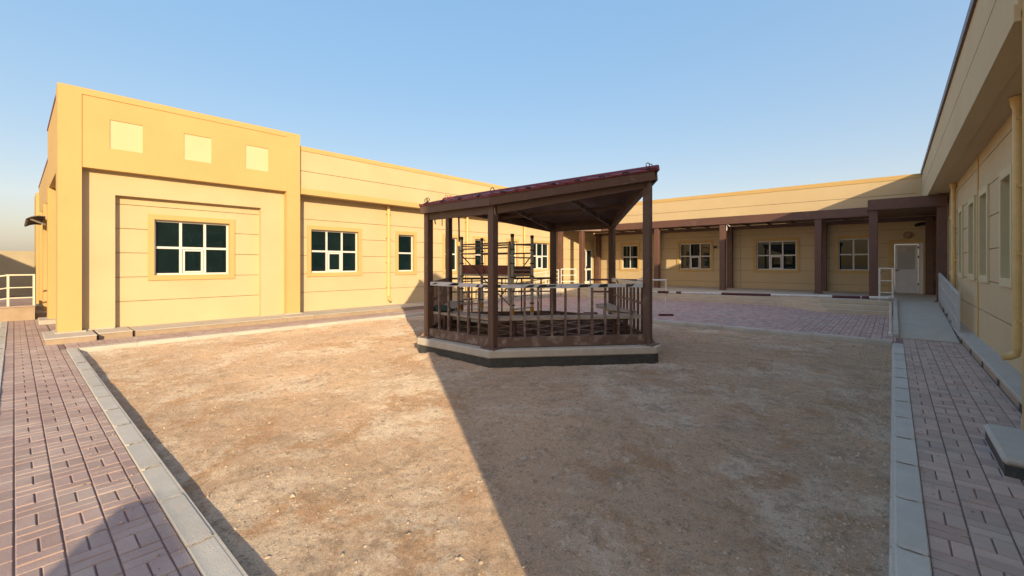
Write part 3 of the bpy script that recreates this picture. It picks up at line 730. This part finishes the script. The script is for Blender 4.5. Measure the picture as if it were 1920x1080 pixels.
for i in range(6):
    a = HEX[i]; b = HEX[(i + 1) % 6]; A3 = v3(a, 0); B3 = v3(b, 0); d = (B3 - A3).normalized(); L_ = (B3 - A3).length
    nrm = Vector((d.y, -d.x, 0)); aa = A3 + d * .063; bb = B3 - d * .063
    up = Vector((0, 0, 1))
    MB().bar(aa + up * (FL + .09), bb + up * (FL + .09), .07, .155).build('sill_beam', 'brown_dusty' if i in (0, 1) else 'brown', GZ)
    za, zb = tops[i], tops[(i + 1) % 6]
    MB().bar(aa + up * (za - .07), bb + up * (zb - .07), .09, .13).build('eaves_beam', 'brown', GZ)
    # fascia outside the post line
    o_ = nrm * .135; ex = d * .12
    MB().bar(A3 + o_ + up * (za + .052) - ex * .55, B3 + o_ + up * (zb + .052) + ex * .55, .03, .145).build('fascia', 'brown', GZ)
    if i == opening_side: continue
    rl = MB().bar(aa + up * RAILZ, bb + up * RAILZ, .055, .05).build('rail', 'brown', GZ)
    if i in (2, 3, 4, 5): MB().bar(aa + up * 1.0, bb + up * 1.0, .03, .035).build('mid_rail', 'brown', GZ)
    n = nbal[i]
    for k in range(n):
        p = aa.lerp(bb, (k + 1) / (n + 1)); MB().bar(p + up * (FL + .165), p + up * (RAILZ - .025), .034, .034, d).build('baluster', 'brown_dusty' if i in (0, 1) else 'brown', GZ)
    if i in (0, 1, 2):          # torn white plastic wrapping left on the handrail
        t = .02; rn = random.Random(i + 3)
        while t < .98:
            t2 = min(.985, t + rn.uniform(.10, .30))
            h_ = rn.uniform(.056, .075) if i < 2 else rn.uniform(.05, .09)
            p = aa.lerp(bb, t) + up * (RAILZ + .002 + rn.uniform(-.006, .004)); q = aa.lerp(bb, t2) + up * (RAILZ + .002 + rn.uniform(-.006, .004))
            MB().bar(p, q, .066, h_).build('plastic_wrap', 'wrap', rl)
            t = t2 + rn.choice((.003, .006, .03, .05))
for i, ts in ((0, (.12, .42, .47, .80, .93)), (1, (.03, .22, .30, .36, .57, .60, .70, .88))):
    A3 = v3(HEX[i], 0); B3 = v3(HEX[i + 1], 0); d = (B3 - A3).normalized(); nrm = Vector((d.y, -d.x, 0)); rn = random.Random(i + 40)
    for t in ts:
        c = A3.lerp(B3, t) + nrm * .0385 + Vector((0, 0, RAILZ)); w0 = rn.uniform(.03, .11); sk = rn.uniform(-.05, .07); h0, h1 = rn.uniform(.012, .034), rn.uniform(.018, .034)
        P4 = [c - d * w0 - Vector((0, 0, h0)), c + d * w0 * .8 - Vector((0, 0, h0 * .7)), c + d * (w0 + sk) + Vector((0, 0, h1)), c + d * (sk - w0 * .3) + Vector((0, 0, h1 * .8))]
        MB().add(P4 + [p - nrm * .003 for p in P4], [(0, 1, 2, 3), (7, 6, 5, 4), (0, 4, 5, 1), (1, 5, 6, 2), (2, 6, 7, 3), (3, 7, 4, 0)]).build('torn_film', 'dark', GZ)
MB().bar((-4.43, 5.66, 1.28), (-4.40, 5.70, 1.08), .03, .006).build('hanging_wrap', 'wrap', GZ)
# bench round the inside: two planks a side on steel legs
inn = grow(-.07); inm = grow(-.25); ini = grow(-.42)
SEAT = .80
for i in range(6):
    if i in (3, 4): continue
    j = (i + 1) % 6
    bn = None
    for (o1, o2) in ((inn, inm), (inm, ini)):
        a, b = o1[i], o1[j]; c, e = o2[j], o2[i]
        cen = (a + b + c + e) / 4
        q = [(cen + (p - cen) * .985) for p in (a, b, c, e)]
        m = MB().prism([(p.x, p.y) for p in q], SEAT - .04, SEAT)
        if bn is None: bn = m.build('bench', 'timber', GZ)
        else: m.build('plank', 'timber', bn)
    a3 = (inn[i] + inm[i]) / 2; b3 = (inn[j] + inm[j]) / 2
    MB().bar(v3(inm[i].lerp(inm[j], .03), SEAT - .065), v3(inm[i].lerp(inm[j], .97), SEAT - .065), .05, .045).build('bench_bearer', 'brown_dusty', bn)
    for t in (.12, .5, .88):
        p = inm[i].lerp(inm[j], t); MB().bar(v3(p, FL), v3(p, SEAT - .085), .05, .05, (0, 1, 0)).build('bench_leg', 'brown', bn)
# loose plank sticking out past the bench
MB().bar((-4.35, 7.55, .86), (-3.55, 7.42, .83), .17, .035).build('loose_plank', 'timber', GZ)
# floor frame: two crossing sets of steel joists standing on the slab
def clip_line(p, d, poly):
    t0, t1 = -99., 99.; n = len(poly)
    for i in range(n):
        a = poly[i]; b = poly[(i + 1) % n]; e = b - a; nin = Vector((-e.y, e.x)); den = nin.dot(d); num = nin.dot(a - p)
        if abs(den) < 1e-9: continue
        t = num / den
        if den > 0: t0 = max(t0, t)
        else: t1 = min(t1, t)
    return t0, t1
fl = grow(-.06)
for ang in (0.0, 90.0):
    d = Vector((math.cos(R(ang)), math.sin(R(ang)))); nn = Vector((-d.y, d.x))
    for k in range(-4, 5):
        p = Vector((CX, CY)) + nn * (k * .56); t0, t1 = clip_line(p, d, fl)
        if abs(k * .56) > (1.85 if ang == 0 else 2.3) or t1 - t0 < .3: continue
        a = p + d * t0; b = p + d * t1; zz = FL + .062 + (.002 if ang > 0 else 0)
        MB().bar(v3(a, zz), v3(b, zz), .045, .12 if ang > 0 else .116).build('floor_joist', 'brown', GZ)
# pitched roof: ridge along X
oh = .11
RZ = 3.14 + .145; EZ = 2.66 + .15
g = grow(.165)
def roofz(y): return EZ + (RZ - EZ) * (1 - abs(y - CY) / 2.0)
for sgn in (-1, 1):
    ids = (5, 0, 1, 2) if sgn < 0 else (2, 3, 4, 5)
    top = [Vector((g[k].x, g[k].y, roofz(g[k].y))) for k in ids]
    top = [Vector((CX + (p.x - CX) * .955, CY + (p.y - CY) * .955, p.z)) for p in top]
    top = [Vector((p.x, p.y, roofz(p.y) - .004)) for p in top]
    V = top + [p - Vector((0, 0, .03)) for p in top]
    F = [(0, 1, 2, 3), (7, 6, 5, 4)] + [(i, i + 4, (i + 1) % 4 + 4, (i + 1) % 4) for i in range(4)]
    MB().add(V, F).build('roof_deck', 'canopy', GZ)
    yE = g[ids[1]].y
    courses = 7
    for c in range(courses):
        f0, f1 = c / courses, (c + 1) / courses + .02
        ya = yE + (CY - yE) * f0; yb = yE + (CY - yE) * min(f1, .995)
        def xr(y):
            t = (y - yE) / (CY - yE); l0, l1 = (g[ids[1]].x, g[ids[0]].x) if sgn < 0 else (g[ids[2]].x, g[ids[3]].x)
            r0, r1 = (g[ids[2]].x, g[ids[3]].x) if sgn < 0 else (g[ids[1]].x, g[ids[0]].x)
            return l0 + (l1 - l0) * t, r0 + (r1 - r0) * t
        la, ra = xr(ya); n = max(8, int((ra - la) / .08)); V = []; F = []
        lb_, rb_ = xr(yb)
        for k in range(n + 1):
            t = k / n; xa = la + (ra - la) * t; xb = lb_ + (rb_ - lb_) * t
            wv = .012 * math.cos(2 * math.pi * xa / .24); wb = .012 * math.cos(2 * math.pi * xb / .24)
            V += [(xa, ya, roofz(ya) + .045 + wv), (xb, yb, roofz(yb) + .022 + wb), (xa, ya, roofz(ya) + .004), (xb, yb, roofz(yb) + .003)]
        for k in range(n):
            q = k * 4; F += [(q, q + 4, q + 5, q + 1), (q, q + 2, q + 6, q + 4), (q + 2, q + 3, q + 7, q + 6)]
        F += [(0, 1, 3, 2), (n * 4, n * 4 + 2, n * 4 + 3, n * 4 + 1)]
        MB().add(V, F).build('tile_course', 'red_tile', GZ)
MB().tube([(g[5].x + .02, CY, RZ + .04), (g[2].x - .03, CY, RZ + .04)], .05, 10).build('ridge_cap', 'red_tile', GZ)
# edge clips along the rake that faces the camera
for i in (0, 1):
    a, b = g[i], g[i + 1]; n = 4 if i == 0 else 7
    for k in range(n):
        p = a.lerp(b, (k + .5) / n); z = roofz(p.y) + .03
        MB().tube([(p.x - .04, p.y - .015, z), (p.x, p.y, z + .022), (p.x + .05, p.y + .03, z + .016)], .014, 6).build('edge_clip', 'dark', GZ)
MB().bar((HEX[5][0] + .07, CY, 3.10), (HEX[2][0] - .07, CY, 3.10), .06, .12).build('ridge_beam', 'brown', GZ)
for x in (-6.60, -4.92):
    for sgn, i in ((-1, 0), (1, 3)):
        MB().bar((x, CY + sgn * .03, 3.07), (x, CY + sgn * 1.95, 2.61), .05, .10).build('rafter', 'brown_dusty' if sgn > 0 else 'brown', GZ)
for sgn in (-1, 1):
    for t in (.5,):
        y = CY + sgn * 2.0 * t; xx = .84 + 1.75 * (1 - t); z = 3.14 - .48 * t - .03
        MB().bar((CX - xx, y, z), (CX + xx, y, z), .05, .07).build('purlin', 'brown', GZ)
for i, (x, y) in enumerate(HEX):
    d = (Vector((x, y)) - Vector((CX, CY))).normalized(); z = tops[i] + .20
    for s_ in ((-.06, .06) if i in (2, 5, 0) else (0,)):
        c = Vector((x, y, z)) + Vector((d.x, d.y, 0)) * .03 + Vector((-d.y, d.x, 0)) * s_
        m = MB().tube([c - Vector((0, 0, .06)), c + Vector((0, 0, .01))], .009, 6)
        ring = [c + Vector((0, 0, .045)) + Vector((.03 * math.cos(R(t_)) * .75, .03 * math.cos(R(t_)) * .66, .034 * math.sin(R(t_)))) for t_ in range(0, 361, 30)]
        m.tube(ring, .008, 6, caps=False); m.build('eyebolt', 'rust', GZ)
MB().bar((-4.88, 5.12, 2.70), (-4.86, 5.14, 2.50), .03, .006).build('paint_strip', 'wrap', GZ)
MB().bar((-6.43, 5.16, 2.55), (-6.41, 5.16, 2.44), .02, .01).build('hanging_strip', 'dark', GZ)
MB().bar((-6.24, 5.18, 2.56), (-6.24, 5.18, 2.40), .012, .01).build('hanging_strip', 'dark', GZ)
MB().bar((-8.1, 7.25, 3.05), (-8.08, 7.25, 2.25), .03, .03, (0, 1, 0)).build('hanging_rod', 'brown', GZ)

# ------------------------------------------------------------------ scaffold tower inside the gazebo
SF = thing('scaffold_tower', (-6.98, 7.40, FL), 'weathered aluminium scaffold tower with red stained toe boards inside the gazebo', 'scaffold')
sx = (-7.78, -6.17); sy = (7.06, 7.74)
GL = FL + .02
for x in sx:
    for y in sy:
        zt = 2.34
        s_ = MB().tube([(x, y, GL + .18), (x, y, zt)], .036, 10).build('standard', 'alu', SF)
        MB().tube([(x, y, zt - .06), (x, y, zt + .01)], .04, 8).build('collar', 'dark', s_)
        MB().tube([(x, y, GL + .26), (x, y, GL + .38)], .045, 8).build('leg_lock', 'amber', s_)
        f = MB().tube([(x, y, GL), (x, y, GL + .2)], .018, 8).build('leg_screw', 'rust', s_)
        MB().box(x - .06, x + .06, y - .06, y + .06, FL, GL).build('foot', 'rust', s_)
        for k in range(5):
            z = .8 + k * .3; MB().box(x - .039, x + .039, y - .039, y + .039, z, z + .025).build('clamp', 'dark', s_)
    MB().tube([(x - .04, sy[0] - .06, GL + .5), (x - .04, sy[0] - .06, 2.13)], .03, 8).build('standard', 'alu', SF)
    for k in range(6):
        z = .72 + k * .28; MB().tube([(x, sy[0], z), (x, sy[1], z)], .016, 6).build('rung', 'alu', SF)
for y in sy:
    for z in (2.16, 1.94, 1.24 if y == sy[1] else 2.05):
        MB().tube([(sx[0], y, z), (sx[1], y, z + random.uniform(-.01, .02))], .019, 6).build('guard_rail', 'rust', SF)
MB().tube([(sx[0], sy[0] - .03, 1.93), (-7.0, sy[0] - .03, 1.35), (sx[1], sy[0] - .03, .78)], .014, 6).build('brace', 'rust', SF)
MB().tube([(sx[1], sy[1] + .03, 1.93), (sx[0] + .6, sy[1] + .03, .9)], .014, 6).build('brace', 'rust', SF)
MB().tube([(sx[1], sy[0], 1.0), (-6.6, sy[1], 1.35)], .012, 6).build('brace', 'dark', SF)
MB().box(sx[0] - .03, sx[1] + .03, sy[0] + .03, sy[1] - .03, 1.42, 1.47).build('platform', 'timber', SF)
MB().box(sx[0] + .02, -7.06, sy[0] + .01, sy[0] + .035, 1.472, 1.68).build('toe_board', 'toe', SF)
MB().box(-7.03, sx[1] - .02, sy[0] + .012, sy[0] + .037, 1.472, 1.67).build('toe_board', 'toe', SF)
MB().box(sx[0] + .02, sx[1] - .02, sy[1] - .035, sy[1] - .01, 1.472, 1.65).build('toe_board', 'toe', SF)
for x in (-7.62, -7.55, -6.35):
    MB().tube([(x, sy[0] - .02, 1.42), (x + .01, sy[0] - .03, 1.05)], .006, 5).build('rope', 'rust', SF)
for x in (-7.5, -6.4):
    MB().tube([(x, sy[1], 1.94), (x, sy[1], 1.70)], .012, 5).build('hook', 'rust', SF)
# loose planks and things under the tower
LP = MB().box(-7.4, -6.1, 6.35, 6.55, .48, .52).build('loose_board', 'alu'); tag(LP, 'loose grey board lying on the gazebo floor frame', 'board')
# green cloth on the bench
def cloth():
    V = []; F = []; nu, nv = 22, 12; rn = Vector((3.1, 1.7, .4))
    a = R(0)
    for i in range(nu + 1):
        for j in range(nv + 1):
            th = 2 * math.pi * j / nv; t = i / nu; r = math.sin(math.pi * min(max(t, .02), .98)) ** .45
            x = (t - .5) * .56; y = .13 * r * math.cos(th); z = max(-.0, .05 + .075 * r * math.sin(th) * (1.25 - .6 * t))
            q = noise.noise(Vector((x * 9, math.cos(th) * 1.5, math.sin(th) * 1.5)) + rn) * .035
            V.append((-6.42 + x * 1.0, 5.36 + y + q, SEAT + .002 + max(0, z + q * .8)))
    for i in range(nu):
        for j in range(nv): F.append((i * (nv + 1) + j, (i + 1) * (nv + 1) + j, (i + 1) * (nv + 1) + j + 1, i * (nv + 1) + j + 1))
    o = MB().add(V, F).build('cloth_bundle', 'green_cloth', smooth=True); tag(o, 'crumpled dark green cloth on the gazebo bench', 'cloth')
cloth()

# ------------------------------------------------------------------ hurdles and poles on the plaza
H1 = thing('training_hurdle', (-5.62, 14.1, 0), 'white and maroon hurdle standing on the plaza behind the gazebo', 'hurdle')
MB().tube([(-5.62, 14.1, .05), (-5.62, 14.1, 1.17)], .028, 10).build('upright', 'white_rail', H1)
MB().bar((-5.80, 13.95, .03), (-5.44, 14.25, .03), .09, .06).build('foot', 'maroon', H1)
MB().tube([(-7.75, 12.9, .05), (-7.75, 12.9, 1.17)], .028, 10).build('upright', 'white_rail', H1)
MB().bar((-7.93, 12.75, .03), (-7.57, 13.05, .03), .09, .06).build('foot', 'maroon', H1)
p0 = Vector((-7.75, 12.9, 1.17)); p1 = Vector((-5.60, 14.1, 1.17))
for a, b, m_ in ((0, .62, 'maroon'), (.62, 1, 'white_rail')): MB().tube([p0.lerp(p1, a), p0.lerp(p1, b)], .03, 10).build('crossbar', m_, H1)
MB().bar((-5.85, 13.98, .775), (-5.40, 14.16, .775), .06, .07).build('clamp', 'maroon', H1)
def pole(label, a, b, bands, r=.034):
    a = Vector(a); b = Vector(b); root = thing('striped_pole', a, label, 'pole', 'striped barrier poles')
    for t0, t1, m_ in bands: MB().tube([a.lerp(b, t0), a.lerp(b, t1)], r, 10).build('band', m_, root)
    return root
pr = pole('long white and maroon pole spanning from the hurdle to the ramp', (-5.50, 14.06, .775), (-.06, 13.72, .89),
     ((0, .045, 'white_rail'), (.045, .075, 'maroon'), (.075, .30, 'white_rail'), (.30, .54, 'maroon'), (.54, .795, 'white_rail'), (.795, .90, 'maroon'), (.90, .903, 'white_rail'), (.903, .93, 'maroon'), (.93, 1.0, 'white_rail')), r=.036)
MB().tube([(-.09, 13.72, .89), (.02, 13.715, .892)], .06, 12).build('end_cap', 'concrete', pr)
pole('white pole with a maroon end behind the gazebo railing', (-8.30, 13.75, .70), (-5.75, 14.12, .775), ((0, .32, 'maroon'), (.32, 1, 'white_rail')))
H2 = thing('training_hurdle', (-.03, 13.80, 0), 'white hurdle upright beside the foot of the shaded ramp', 'hurdle')
MB().tube([(-.045, 13.80, .05), (-.045, 13.80, .86)], .026, 10).build('upright', 'white_rail', H2)
MB().bar((-.05, 13.62, .03), (-.05, 13.98, .03), .08, .06).build('foot', 'white_rail', H2)

# ------------------------------------------------------------------ stones on the dirt
def pebbles():
    rn = random.Random(11); V = []; F = []
    base = [(1, 0, 0), (-1, 0, 0), (0, 1, 0), (0, -1, 0), (0, 0, 1), (0, 0, -1)]
    fc = [(0, 2, 4), (2, 1, 4), (1, 3, 4), (3, 0, 4), (2, 0, 5), (1, 2, 5), (3, 1, 5), (0, 3, 5)]
    cl = [(rn.uniform(-12, 0), rn.uniform(1, 12.3)) for _ in range(60)]
    n = 0
    while n < 22000:
        if rn.random() < .45:
            c = rn.choice(cl); x = c[0] + rn.gauss(0, .35); y = c[1] + rn.gauss(0, .35)
        elif rn.random() < .35: x = -rn.uniform(.03, .5); y = rn.uniform(2, 12.3)
        else: x = -12.2 * rn.random(); y = .9 + 11.4 * rn.random() ** 1.5
        on_paving = rn.random() < .05
        if on_paving:                            # grit swept onto the paving beside the kerbs
            if rn.random() < .6: x = -rn.uniform(2, 13); y = .67 - abs(rn.gauss(0, .14))
            else: x = .17 + abs(rn.gauss(0, .14)); y = rn.uniform(2.5, 13)
            if not (-.1 < y and x < 1.05): continue
        elif not (-12.2 < x < -.04 and .88 < y < 12.4): continue
        if abs(x - CX) < 2.9 and abs(y - CY) < 2.3: continue
        r = .004 + .013 * rn.random() ** 3.5 + (.014 if rn.random() < .012 else 0)
        r = r * .6 if on_paving else r; z = (r * .3 if on_paving else dirt_z(x, y) + r * .15); k = len(V); a = rn.uniform(0, 6.28); s1, s2 = rn.uniform(.7, 1.5), rn.uniform(.45, .9)
        for b in base:
            q = [c * r * rn.uniform(.75, 1.2) for c in b]; q[0] *= s1; q[2] *= s2
            V.append((x + q[0] * math.cos(a) - q[1] * math.sin(a), y + q[0] * math.sin(a) + q[1] * math.cos(a), z + q[2]))
        F += [tuple(i + k for i in f) for f in fc]; n += 1
    o = MB().add(V, F).build('pebbles', 'pebble'); tag(o, 'small pale stones scattered over the dirt', 'pebbles', kind='stuff')
pebbles()
